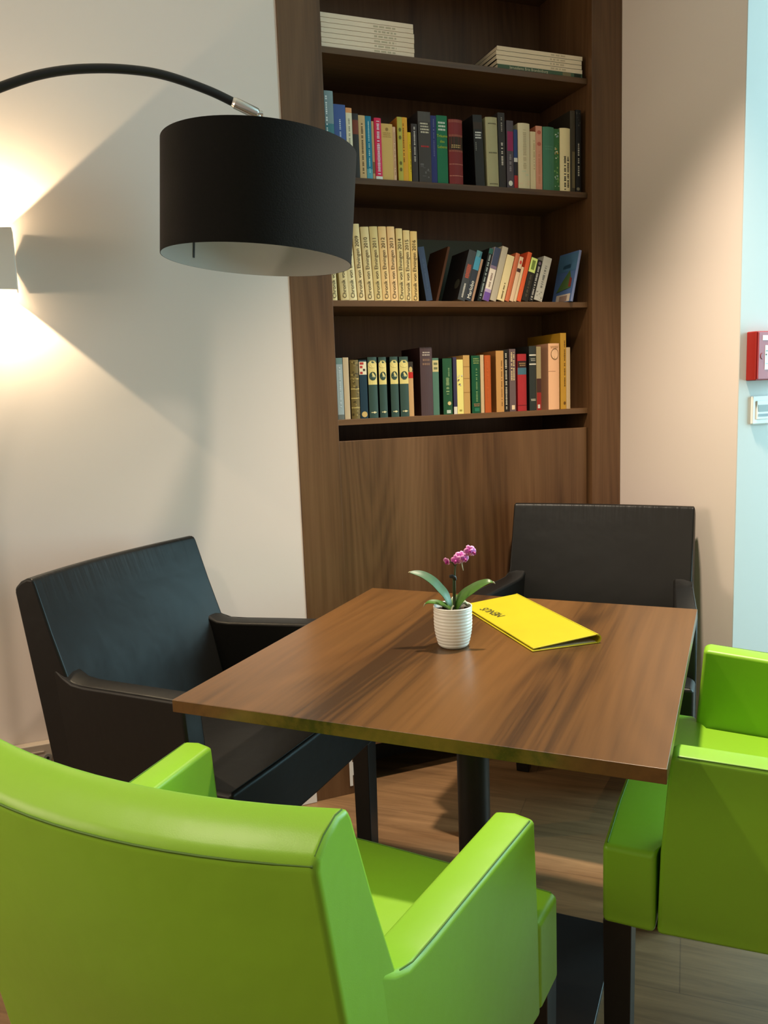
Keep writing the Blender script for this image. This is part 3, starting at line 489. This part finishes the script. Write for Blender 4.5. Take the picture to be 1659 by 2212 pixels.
# ------------------------------------------------------------------ armchairs (x across, y forwards, z up)
CH = dict(W=.563, Wf=.626, Wt=.557, aw=.057, yTr=-.31, zTr=.883, yTf=-.255, zTf=.906, zAb=.678, yAf=.164, zAf=.694, zS=.524, Ws=.622, ySf=.27, zU=.38)
def make_chair(mat, label, group, skin, seam, colour):
    g = CH; root = empty('armchair', mat, label, 'armchair', group)
    bul = 0.042
    prof = [(-.222, g['zU']), (-.262, .60), (g['yTr'] - .002, g['zTr'] - .012), (g['yTr'], g['zTr']), (-.292, .897), (-.272, .9055), (g['yTf'], g['zTf']), (g['yTf'] + .006, g['zTf'] - .012), (-.214, .79), (-.172, .678), (-.135, .52), (-.130, g['zU'])]
    NX = 16; rings = []
    def bow(x, z): return -bul * (1 - (2 * x / g['Wt']) ** 2) * min(1, max(0, (z - .42) / .4))
    def cup(x, z): return -0.004 * (1 - (2 * x / g['Wt']) ** 2) if z > .87 else 0
    xs = [g['Wt'] * (i / NX - .5) for i in range(NX + 1)]
    for x in xs: rings.append([(x * (1.02 if z < .5 else 1.008 if z < .65 else 1), y + bow(x, z), z + cup(x, z)) for y, z in prof])
    m = MB(); m.loft(rings, skin); bk = m.build('backrest', root, bevel=0.007, seg=3, angle=28)
    # stitched seams of the back: along its rear top edge and down both rear corners
    m = MB()
    m.tube([(x * .985, g['yTr'] - .0008 + bow(x, g['zTr']), g['zTr'] - .006 + cup(x, .9)) for x in xs], 0.0015, seam, 6)
    for s in (-1, 1):
        m.tube([(s * (g['Wt'] / 2 - .0045), y, z) for y, z in [(g['yTf'] - .006, g['zTf'] - .0012), (-.272, .9048), (-.292, .8965), (g['yTr'] + .003, g['zTr'] + .001)]], 0.0010, seam, 6)
    m.build('seam', bk, smooth=True)
    def xo(y): return g['W'] / 2 + (g['Wf'] - g['W']) / 2 * min(1, (y + .2) / .364)
    for s in (-1, 1):
        pr = [(-.238, .44), (-.243, .52), (-.240, g['zAb'] + .036), (-.212, g['zAb'] + .034), (-.186, g['zAb'] + .016), (-.160, g['zAb'] + .005), (-.125, g['zAb'] + .003), (g['yAf'] - .004, g['zAf']), (g['yAf'] + .001, g['zAf'] - .006), (g['yAf'] + .014, g['zS']), (g['yAf'] + .018, g['zU'] + .002), (-.205, g['zU'] + .002)]
        m = MB()
        m.loft([[(s * xo(y), y, z) for y, z in pr], [(s * (xo(y) - g['aw'] * .5), y, z + (.004 if z > .6 else 0)) for y, z in pr], [(s * (xo(y) - g['aw']), y, z) for y, z in pr]], skin)
        ar = m.build('armrest', root, bevel=0.0085, seg=3, angle=40)
        m = MB(); m.tube([(s * (xo(y) - .004), y, z + .0012) for y, z in [(-.176, g['zAb'] + .009), (-.150, g['zAb'] + .002), (-.1, g['zAb'] + .003), (.05, g['zAf'] - .006), (g['yAf'] - .010, g['zAf'] - .002)]], 0.0011, seam, 6)
        m.build('seam', ar, smooth=True)
    # T-shaped seat cushion, slightly crowned
    yi, yc, yf = -.150, g['yAf'] + .021, g['ySf']; hi = g['W'] / 2 - g['aw'] + .004; hj = xo(yc) - g['aw'] - .001; hf = g['Ws'] / 2
    plan = [(-hi, yi), (hi, yi), (hj, yc), (hf, yc), (hf + .001, yf), (hf * .5, yf + .006), (0, yf + .008), (-hf * .5, yf + .006), (-hf - .001, yf), (-hf, yc), (-hj, yc)]
    m = MB(); n = len(plan)
    lo = [(x, y, g['zU']) for x, y in plan]; hi_ = [(x, y, g['zS'] - .004) for x, y in plan]
    ins = [(x * .72, yi + (y - yi) * .80 + .03, g['zS'] + .006) for x, y in plan]
    m.add(lo + hi_ + ins, [tuple(range(n - 1, -1, -1))] + [(i, (i + 1) % n, n + (i + 1) % n, n + i) for i in range(n)] + [(n + i, n + (i + 1) % n, 2 * n + (i + 1) % n, 2 * n + i) for i in range(n)] + [tuple(2 * n + i for i in range(n))], skin)
    st = m.build('seat', root, bevel=0.010, seg=3, angle=40)
    m = MB(); m.tube([(x * .972, y - .007, g['zS'] - .0022) for x, y in plan[4:9]], 0.0012, seam, 6); m.build('seam', st, smooth=True)
    for sx, y, tx, ty in ((-1, yf - .024, 0, 0), (1, yf - .024, 0, 0), (-1, -.168, 0, -.05), (1, -.168, 0, -.05)):
        hx = (hf - .0255) if y > 0 else (g['W'] / 2 - .034)
        a, b = .0235, .0205; cx = sx * hx; zt = g['zU'] + .004
        m = MB(); m.loft([[(cx - b, y + ty - b, 0.001), (cx + b, y + ty - b, 0.001), (cx + b, y + ty + b, 0.001), (cx - b, y + ty + b, 0.001)], [(cx - a, y - a, zt), (cx + a, y - a, zt), (cx + a, y + a, zt), (cx - a, y + a, zt)]], M_leg)
        m.build('leg', root, bevel=0.002, seg=2)
    return root
def at(x, y, r): return Matrix.Translation((x, y, 0)) @ Matrix.Rotation(r, 4, 'Z')
make_chair(at(-.421, 1.878, -2.022), 'black leather armchair left of the table, below the arc lamp', 'black armchairs', M_black, M_blacks, 'black')
make_chair(at(.579, 2.313, 2.72), 'black leather armchair in the corner behind the table', 'black armchairs', M_black, M_blacks, 'black')
make_chair(at(-.162, 1.051, -.504), 'lime green armchair in front of the table, its back turned to us', 'green armchairs', M_green, M_greens, 'green')
make_chair(at(.723, 1.421, 1.109), 'lime green armchair right of the table, seen from its side', 'green armchairs', M_green, M_greens, 'green')

# ------------------------------------------------------------------ arc floor lamp
lampn = 1.982
al = empty('arc_floor_lamp', wall_matrix(-0.38, lampn), 'black arc floor lamp whose drum shade hangs at upper left', 'floor lamp')
LU = -0.38
m = MB(); m.lathe([(0.001, 0), (0.15, 0), (0.15, 0.03), (0.145, 0.035), (0.001, 0.035)], M_metal, n=56); m.build('base', al, smooth=True)
arc = [(-.38, 0.03), (-.38, .5), (-.38, 1.0), (-.38, 1.38)]
for i in range(1, 13):
    a = PI - i * (PI - 2.075) / 12; arc.append((.2 + .58 * math.cos(a), 1.425 + .58 * math.sin(a)))
arc += [(-.0645, 1.943), (.0055, 1.9728), (.0762, 1.992), (.1528, 2.0026), (.2213, 2.0050), (.2709, 2.0015), (.3212, 1.9915), (.3823, 1.9745), (.43, 1.9565)]
def smooth(P, k=5):
    P = [Vector((a, 0, b)) for a, b in P]; Q = []
    for i in range(len(P) - 1):
        p0, p1, p2, p3 = P[max(i - 1, 0)], P[i], P[i + 1], P[min(i + 2, len(P) - 1)]
        Q += [0.5 * (2 * p1 + (p2 - p0) * t + (2 * p0 - 5 * p1 + 4 * p2 - p3) * t * t + (3 * p1 - p0 - 3 * p2 + p3) * t ** 3) for t in [j / k for j in range(k)]]
    return [(q.x, q.z) for q in Q + [P[-1]]]
arc = arc[:4] + smooth(arc[4:])
m = MB(); m.tube([(u - LU, 0, z) for u, z in arc], 0.0098, M_metal, 14); m.build('arm', al, smooth=True)
m = MB(); m.tube([(.425 - LU, 0, 1.9585), (.4312 - LU, 0, 1.9562), (.4315 - LU, 0, 1.9561), (.482 - LU, 0, 1.9365), (.4835 - LU, 0, 1.9355)], [0.0095, 0.0125, 0.0128, 0.0128, 0.010], M_chrome, 18); m.build('joint_sleeve', al, smooth=True)
m = MB(); m.tube([(.4875 - LU, 0, 1.9375), (.4855 - LU, 0, 1.90), (.4820 - LU, 0, 1.852)], 0.0045, M_chrome, 12); m.tube([(.479 - LU, 0, 1.9375), (.496 - LU, 0, 1.9375)], 0.006, M_chrome, 10); m.build('hanger_rod', al, smooth=True)
# shade: a slightly tilted drum
cb = Vector((.4640 - LU, 0.002, 1.6026)); axw = Vector((0.08066, 0.01277, 0.99666)); ax = Vector((axw.dot(T), axw.dot(N), axw.z)).normalized()
q = Vector((0, 0, 1)).rotation_difference(ax).to_matrix().to_4x4(); sm = Matrix.Translation(cb) @ q
HS = 0.2549; R0, R1 = 0.225, 0.2275; n = 96
def ringpts(r, z): return [sm @ Vector((r * math.cos(2 * PI * j / n), r * math.sin(2 * PI * j / n), z)) for j in range(n)]
m = MB(); m.loft([ringpts(R0 - .0012, .0), ringpts(R0, .0), ringpts(R0 + .0002, .004), ringpts(R1, HS - .003), ringpts(R1, HS), ringpts(R1 - .0012, HS)], M_shade, cap=False)
sh = m.build('shade', al, smooth=True, fix=True)
m = MB(); m.loft([ringpts(R0 - .0014, .0), ringpts(R1 - .0014, HS)], M_lining, cap=False)
# hemmed rims of the lining
li = m.build('lining', sh, smooth=True); li['label'] = 'white lining inside the shade'
a0 = math.atan2(0.94, -0.62)
m = MB(); m.quad([sm @ Vector(((R0 - .0026) * math.cos(a0 + d), (R0 - .0026) * math.sin(a0 + d), z)) for d, z in ((-.013, .022), (.013, .022), (.013, .235), (-.013, .235))], M_metal); m.build('lining_seam', sh)
m = MB()
for k in range(3):
    a = 2 * PI * k / 3 + .4; m.tube([sm @ Vector((0.012 * math.cos(a), 0.012 * math.sin(a), HS - .012)), sm @ Vector(((R1 - .003) * math.cos(a), (R1 - .003) * math.sin(a), HS - .006))], 0.002, M_chrome, 8)
m.tube([sm @ Vector((0, 0, HS - .02)), sm @ Vector((0, 0, HS - .004))], 0.016, M_chrome, 20)
m.build('spider', sh, smooth=True)
m = MB(); m.tube([sm @ Vector((0, 0, HS - .02)), sm @ Vector((0, 0, HS - .085))], 0.017, M_white, 20); m.build('socket', sh, smooth=True)
m = MB(); m.tube([sm @ Vector((0, 0, HS - .085 - .07 * t)) for t in (0, .15, .4, .7, .9, 1)], [.012, .016, .026, .030, .022, .004], M_ceramic, 20); m.build('bulb', sh, smooth=True)

# ------------------------------------------------------------------ wall sconce
sc = empty('wall_sconce', wall_matrix(-.137, D, 1.57), 'square up-and-down wall sconce at the left edge, switched on', 'wall lamp')
M_sc = plain('white_sconce_metal', (0.82, 0.79, 0.76), 0.5)
hw, hh, dp = .057, .150, .085; th = .002
m = MB(); m.box((-hw, -dp, 0), (hw, -dp + th, hh), M_sc); m.build('front_plate', sc, bevel=0.0006, seg=1)
m = MB(); m.box((-hw + .012, -.006, .02), (hw - .012, -0.0005, hh - .02), M_sc); m.box((-.012, -dp + th, hh / 2 - .006), (.012, -.006, hh / 2 + .006), M_sc); m.build('wall_plate', sc)
for s in (-1, 1):
    m = MB(); x0, x1 = s * (hw - .0022), s * (hw - .0002)
    tri = [(-dp + th, .0), (-.014, .0), (-.001, hh / 2 - .02), (-.001, hh / 2 + .02), (-.014, hh), (-dp + th, hh)]
    m.loft([[(x0, y, z) for y, z in tri], [(x1, y, z) for y, z in tri]], M_sc); m.build('side_plate', sc)
m = MB()
m.lathe([(0.001, 0), (0.018, 0), (0.018, .004), (0.001, .004)], M_bulb, (0, -.043, hh / 2 + .026), 20, False); m.build('upper_led', sc)
m = MB(); m.lathe([(0.001, 0), (0.018, 0), (0.018, .004), (0.001, .004)], M_bulb, (0, -.043, hh / 2 - .030), 20, False); m.build('lower_led', sc)

# ------------------------------------------------------------------ low convector along the left wall
cv = empty('convector', wall_matrix(-.55, D), 'low beige convector along the left wall behind the black chair', 'heater')
M_cv = plain('beige_enamel', (0.50, 0.42, 0.34), 0.5)
m = MB(); m.box((-.9, -.030, .08), (.86, -.001, .356), M_cv); m.build('casing', cv, bevel=0.003, seg=2)
m = MB()
for k in range(21):
    x = -.86 + k * .082
    m.box((x, -.0335, .3335), (x + .052, -.0295, .3365), M_cv)
m.build('front_ridges', cv)
m = MB(); m.tube([(.43, -.030, .316), (.43, -.034, .316)], 0.011, M_steel, 20); m.tube([(.43, -.034, .316), (.43, -.0355, .316)], 0.004, M_metal, 12); m.build('air_valve', cv)
m = MB(); m.box((-.8, -.028, 0), (-.77, -.002, .08), M_cv); m.box((.72, -.028, 0), (.75, -.002, .08), M_cv); m.build('foot', cv)

# ------------------------------------------------------------------ fire call point and switch
cp = empty('fire_call_point', wall_matrix(1.836, ND - .0032, 1.276), 'red manual fire call point near the corner of the white wall', 'alarm')
m = MB(); m.box((0, -.036, 0), (.134, 0, .138), M_red); m.build('housing', cp, bevel=0.003, seg=3)
m = MB(); m.box((.004, -.041, .003), (.130, -.0362, .136), plain('pink_red_plastic', (0.36, 0.055, 0.075), 0.35)); dr = m.build('door', cp, bevel=0.002, seg=2)
m = MB(); m.tube([(.0125 + .006 - .006 * math.sin(t), -.0414, .068 + .008 * math.cos(t)) for t in [PI * i / 8 for i in range(9)]], .0012, M_redd, 6); m.build('key_recess', dr)
m = MB(); m.box((.018, -.0418, .112), (.116, -.0411, .126), M_white)
m.text('• Feuerwehr', .0115, Matrix.Translation((.066, -.0422, .119)) @ Matrix(((1, 0, 0, 0), (0, 0, 0, 0), (0, 1, 0, 0), (0, 0, 0, 1))), rgb((60, 90, 120))); m.build('name_label', dr)
m = MB(); m.box((.028, -.0418, .030), (.108, -.0411, .098), M_white)
m.quad([(.030, -.0421, .081), (.106, -.0421, .081), (.106, -.0421, .0835), (.030, -.0421, .0835)], rgb((110, 150, 140)))
m.quad([(.030, -.0421, .046), (.106, -.0421, .046), (.106, -.0421, .0475), (.030, -.0421, .0475)], rgb((150, 190, 190)))
m.tube([(.032, -.0419, .072), (.032, -.0425, .072)], .0022, M_ink, 10)
m.build('glass_panel', dr)
m = MB(); m.tube([(.060, -.0412, .064), (.060, -.0445, .064)], .016, M_redd, 24); m.build('push_button', dr, smooth=True)
sw = empty('wall_switch', wall_matrix(1.856, ND - .0032, 1.150), 'white switch plate on the wall below the red call point', 'switch')
m = MB(); m.box((0, -.009, 0), (.082, 0, .082), M_white); m.build('frame', sw, bevel=0.004, seg=3)
m = MB(); m.box((.014, -.0125, .014), (.068, -.0092, .068), M_white); m.build('rocker', sw, bevel=0.003, seg=2)
m = MB(); m.box((.019, -.0132, .036), (.063, -.0127, .056), rgb((160, 165, 165))); m.box((.019, -.0132, .022), (.063, -.0127, .030), rgb((150, 158, 165))); m.build('label_window', sw)

# ------------------------------------------------------------------ potted orchid
po = empty('potted_orchid', Matrix.Translation((.135, 1.646, .7503)), 'small potted orchid with pink blossoms on the table', 'potted plant')
prof = [(0.0005, 0.0), (0.026, 0.0), (0.0295, 0.0025)]
for k in range(61):
    z = .004 + .077 * k / 60; r = .0300 + .0098 * (1 - (1 - min(1, z / .055)) ** 2.0)
    prof.append((r + .00045 * math.cos(2 * PI * z / .0068), z))
prof += [(.0395, .0825), (.0402, .0835), (.0402, .0862), (.0392, .0872), (.0376, .0862), (.0370, .081), (.0335, .062), (.0005, .060)]
m = MB(); m.lathe(prof, M_ceramic, n=64); m.build('pot', po, smooth=True)
m = MB(); rs = random.Random(5); n = 24; ring0 = []
for r in (.001, .012, .024, .0358): ring0.append([(r * math.cos(2 * PI * j / n), r * math.sin(2 * PI * j / n), .0755 + rs.uniform(-.002, .002)) for j in range(n)])
m.loft(ring0, M_soil, cap=False)
for _ in range(26):
    a, r = rs.uniform(0, 2 * PI), rs.uniform(.004, .031); x, y = r * math.cos(a), r * math.sin(a); s = rs.uniform(.002, .0045)
    m.box((x - s, y - s * .6, .074), (x + s, y + s * .6, .078 + s * .5), M_soil)
m.build('soil', po)
m = MB(); m.tube([(.010, .004, .076), (.018, .010, .0875), (.026, .012, .090), (.032, .014, .083)], [.003, .0042, .0042, .003], M_root, 10)
m.tube([(-.004, -.010, .076), (-.002, -.006, .083), (.002, -.004, .087)], .0022, M_root, 8); m.build('roots', po, smooth=True)
def leaf(pts, wid, mat, side=(0, 1, 0), tip=None, fold=0.25):
    m = MB(); P = [Vector(p) for p in pts]
    # resample as a smooth curve
    Q = []
    for i in range(len(P) - 1):
        p0, p1, p2, p3 = P[max(i - 1, 0)], P[i], P[i + 1], P[min(i + 2, len(P) - 1)]
        for k in range(6):
            t = k / 6; Q.append(0.5 * ((2 * p1) + (p2 - p0) * t + (2 * p0 - 5 * p1 + 4 * p2 - p3) * t * t + (3 * p1 - p0 - 3 * p2 + p3) * t ** 3))
    Q.append(P[-1]); N_ = len(Q); rings = []
    for i, p in enumerate(Q):
        t = i / (N_ - 1); d = (Q[min(i + 1, N_ - 1)] - Q[max(i - 1, 0)]).normalized(); s = Vector(side); s = (s - d * s.dot(d)).normalized(); up = s.cross(d)
        if up.z < 0: up = -up
        w = wid * (math.sin(PI * min(1, .16 + .84 * t) ** .9) ** .75 if t < .999 else 0.02) + .0006
        cs = [(-1, fold * .5), (-.5, fold * .12), (0, 0), (.5, fold * .12), (1, fold * .5)]
        top = [p + s * (a * w) + up * (b * w) for a, b in cs]
        rings.append(top + [q - up * .0011 for q in reversed(top)])
    m.loft(rings, mat)
    if tip: m.tube([Q[-1] - (Q[-1] - Q[-3]) * .5, Q[-1], Q[-1] + Vector(tip)], [.0022, .0018, .0005], M_tip, 8)
    return m.build('leaf', po, smooth=True)
leaf([(-.004, .004, .078), (-.0122, .010, .1045), (-.0250, .014, .1215), (-.0400, .016, .1375), (-.0585, .018, .1495), (-.0744, .018, .1545), (-.0864, .018, .1560)], .0118, M_leafb, (.42, .9, .5), (-.003, 0, -.0003))
leaf([(-.002, -.004, .077), (-.0130, -.006, .0870), (-.0270, -.010, .0950), (-.0400, -.012, .0985), (-.0510, -.013, .0985), (-.0575, -.013, .0955)], .0085, M_leaf, (.15, .95, .25), (-.0035, 0, -.006))
leaf([(.005, .000, .077), (.0115, -.002, .0930), (.0230, -.004, .1085), (.0390, -.007, .1205), (.0570, -.009, .1312), (.0740, -.010, .1370), (.0846, -.010, .1345)], .0115, M_leaf, (-.40, .9, .55), (.003, 0, -.003))
leaf([(.002, .006, .077), (.006, .016, .090), (.010, .026, .098), (.014, .036, .1)], .008, M_leaf, (.95, -.2, 0))
m = MB(); m.tube([(.0025, 0, .076), (.0040, 0, .092), (.0050, 0, .106), (.0058, 0, .139), (.0061, 0, .156), (.0072, -.001, .1686), (.0120, -.002, .1770), (.0220, -.003, .1865), (.0330, -.003, .1945), (.0430, -.003, .1990)], [.0027, .0026, .0024, .0021, .002, .0018, .0014, .0013, .0012, .001], M_stem, 10)
m.tube([(.0072, -.001, .1686), (.002, -.002, .1775), (-.006, -.003, .1805)], .0012, M_stem, 8)
m.tube([(.0195, -.003, .185), (.0215, -.003, .170), (.0236, -.003, .160)], [.0009, .0011, .0005], M_root, 8)
m.build('stem', po, smooth=True)
m = MB(); m.tube([(.0018, -.0015, .0885), (.0020, -.002, .12), (.0026, -.002, .150)], .0013, M_stem, 8); m.build('support_stick', po, smooth=True)
m = MB(); m.tube([(-.0055, -.003, .1484), (.000, -.003, .1492), (.006, -.002, .146), (.008, -.001, .140)], [.003, .0042, .0038, .002], M_clip, 10); m.build('plant_clip', po, smooth=True)
def blossom(c, face, roll, size, openness=1.0):
    """five rounded petals around a dark lip"""
    f = Vector(face).normalized(); r = f.cross(Vector((0, 0, 1))).normalized(); u = r.cross(f)
    m = MB(); c = Vector(c)
    for ang, ln, wd in ((90, .95, .62), (90 + 72 + 14, 1.0, .95), (90 - 72 - 14, 1.0, .95), (90 + 142, .9, .58), (90 - 142, .9, .58)):
        a = math.radians(ang + roll); d = r * math.cos(a) + u * math.sin(a); s = f.cross(d)
        nn = 5; rows = []
        for i in range(nn + 1):
            t = i / nn; w = wd * .62 * math.sin(PI * (.12 + .80 * t)) ** .7 * size; back = (-.30 * openness + .9 * (1 - openness)) * t * t * size
            p = c + d * (ln * size * t * (0.45 + 0.55 * openness)) + f * back
            rows.append([p - s * w - f * .08 * size * t, p - s * w * .5, p, p + s * w * .5, p + s * w - f * .08 * size * t])
        vs = [p for q in rows for p in q]
        m.add(vs, [(i * 5 + j, i * 5 + j + 1, i * 5 + j + 6, i * 5 + j + 5) for i in range(nn) for j in range(4)], M_petal)
        k0 = len(m.fm) - nn * 4
        sl = m.slot(M_petalr)
        for i in range(nn):
            for j in range(4):
                if i == nn - 1 or (j in (0, 3) and i > 1): m.fm[k0 + i * 4 + j] = sl
    b = m.build('blossom', po, smooth=True, fix=False)
    sol = b.modifiers.new('petal_thickness', 'SOLIDIFY'); sol.thickness = .0007
    m = MB(); m.tube([c + f * .1 * size, c + f * .42 * size - u * .16 * size, c + f * .5 * size - u * .42 * size], [.16 * size, .24 * size, .10 * size], M_lip, 10)
    m.build('lip', b, smooth=True)
blossom((-.0085, -.004, .1815), (-.75, -.6, -.35), 10, .0115, .55)
blossom((.0090, -.006, .1830), (-.35, -.9, -.1), -12, .0120, .95)
blossom((.0190, -.004, .1905), (.1, -.9, .25), 20, .0125, .9)
blossom((.0265, -.008, .1860), (.45, -.85, -.15), 5, .0115, .9)
blossom((.0372, -.005, .2020), (.15, -.95, .1), -20, .0125, .9)
blossom((.0445, -.004, .1985), (.7, -.7, -.15), 10, .0115, .85)

# ------------------------------------------------------------------ yellow menu folder
MF = Matrix.Translation((.2886, 1.5842, .7503))
ex = Vector((.4345 - .2886, 1.6270 - 1.5842, 0)); wf = ex.length; ey = Vector((.2070 - .2886, 1.9580 - 1.5842, 0)); lf = ey.length
yaw = math.atan2(ex.y, ex.x)
ey2 = ey - ex.normalized() * ey.dot(ex.normalized()); lf = ey2.length
mf = empty('menu_folder', MF @ Matrix.Rotation(yaw, 4, 'Z'), 'yellow menu folder lying on the table beside the orchid', 'menu folder')
th, sp = .0028, .0165
m = MB(); m.box((0, 0, 0), (wf - .002, lf, th), M_yellow); m.build('back_cover', mf, bevel=0.0012, seg=2)
tl = math.atan2(sp - th - .004, wf)
def fz(x): return .0042 + x * (sp - .0042) / (wf - .002)
m = MB(); x1 = wf - .004
m.add([(.003, .002, fz(.003)), (x1, .002, fz(x1)), (x1, lf - .002, fz(x1)), (.003, lf - .002, fz(.003)), (.003, .002, fz(.003) + th), (x1, .002, fz(x1) + th), (x1, lf - .002, fz(x1) + th), (.003, lf - .002, fz(.003) + th)],
      [(0, 3, 2, 1), (4, 5, 6, 7), (0, 1, 5, 4), (1, 2, 6, 5), (2, 3, 7, 6), (3, 0, 4, 7)], M_yellow)
tx = Matrix.Translation((.036, .272, fz(.036) + th + .0012)) @ Matrix.Rotation(-math.atan2(sp - .0042, wf), 4, 'Y') @ Matrix.Rotation(math.radians(97), 4, 'Z')
m.build('front_cover', mf, bevel=0.0012, seg=2)
m = MB(); m.text('MENUS', .029, tx, M_ink, shear=.2, sx=.92); m.build('title', mf, fix=False)
m = MB(); arcp = [(wf - .004 + (.0095) * math.sin(t), .0097 - .0097 * math.cos(t)) for t in [PI * i / 10 for i in range(11)]]
arci = [(wf - .004 + (.0068) * math.sin(t), .0097 - .0069 * math.cos(t)) for t in [PI * i / 10 for i in range(10, -1, -1)]]
m.loft([[(x, 0, z) for x, z in arcp + arci], [(x, lf, z) for x, z in arcp + arci]], M_yellow); m.build('spine', mf)
m = MB(); m.box((.02, .004, th + .0002), (wf - .006, lf - .006, th + .0008), M_paper); m.build('pages', mf)

# ------------------------------------------------------------------ light
def add_light(name, kind, loc, target=None, energy=10, color=(1, 1, 1), **kw):
    l = bpy.data.lights.new(name, kind); l.energy = energy; l.color = color
    for k, v in kw.items(): setattr(l, k, v)
    o = bpy.data.objects.new(name, l); COL.objects.link(o); o.location = loc
    if target is not None: o.rotation_euler = (Vector(target) - Vector(loc)).to_track_quat('-Z', 'Y').to_euler()
    return o
WARM = (1.0, 0.80, 0.58)
up = WP(-.137, D - .043, 1.690); dn = WP(-.137, D - .043, 1.600)
add_light('sconce_up', 'SPOT', up, up + Vector((0, 0, 1)), 20, (1.0, 0.78, 0.48), spot_size=math.radians(97), spot_blend=0.06, shadow_soft_size=0.006)
add_light('sconce_down', 'SPOT', dn, dn - Vector((0, 0, 1)), 20, (1.0, 0.78, 0.48), spot_size=math.radians(97), spot_blend=0.06, shadow_soft_size=0.006)
for z in (.1515, -.0015):
    add_light('sconce_spill', 'POINT', WP(-.137, D - .043, 1.57 + z), None, 0.55, (1.0, 0.78, 0.48), shadow_soft_size=0.004)
# ceiling downlights
for i, (x, y, e, sz, bl) in enumerate(((.544, 1.925, 315, 89, 1.0), (-1.15, .60, 85, 110, .8))):
    add_light('ceiling_downlight', 'SPOT', (x, y, ZC - .02), (x, y, 0), e, (1.0, 0.83, 0.63), spot_size=math.radians(sz), spot_blend=bl, shadow_soft_size=0.05)
add_light('left_warm_fill', 'AREA', (-3.6, .5, 1.9), (1.5, 1.9, 1.3), 48, (1.0, 0.80, 0.58), shape='RECTANGLE', size=1.6, size_y=1.2)  # added warm fill from the left, brightens the beige side wall; no real fixture
# daylight through the window on the right
wc = WP(wu + .16, (w0 + w1) / 2, (wz0 + wz1) / 2)
w = add_light('window_daylight', 'AREA', wc, wc - T, 128, (0.50, 0.89, 1.0), shape='RECTANGLE', size=w1 - w0, size_y=wz1 - wz0)
wd = bpy.data.worlds.new('room_ambient'); S.world = wd; wd.use_nodes = True
bg = wd.node_tree.nodes['Background']; bg.inputs['Color'].default_value = (1.0, 0.83, 0.67, 1); bg.inputs['Strength'].default_value = 0.32

# ------------------------------------------------------------------ camera
F, PITCH, ROLL, H = 1760.6, 0.1419, -0.0371, 1.2729
cam = bpy.data.cameras.new('camera'); co = bpy.data.objects.new('camera', cam); COL.objects.link(co)
cam.sensor_fit = 'VERTICAL'; cam.sensor_height = 24; cam.lens = F * 24 / 2212; cam.clip_start = .02
fw = Vector((0, math.cos(PITCH), -math.sin(PITCH))); up0 = Vector((0, math.sin(PITCH), math.cos(PITCH))); rt0 = Vector((1, 0, 0))
rt = rt0 * math.cos(ROLL) + up0 * math.sin(ROLL); upv = up0 * math.cos(ROLL) - rt0 * math.sin(ROLL)
mt = Matrix((rt, upv, -fw)).transposed().to_4x4(); mt.translation = Vector((0, 0, H)); co.matrix_world = mt
S.camera = co
S.view_settings.view_transform = 'Standard'; S.view_settings.look = 'None'; S.view_settings.gamma = 1; S.view_settings.use_curve_mapping = False
S.view_settings.exposure = 0.0
S.cycles.max_bounces = 8; S.cycles.diffuse_bounces = 4
S.cycles.use_denoising = True
S.cycles.sample_clamp_indirect = 6
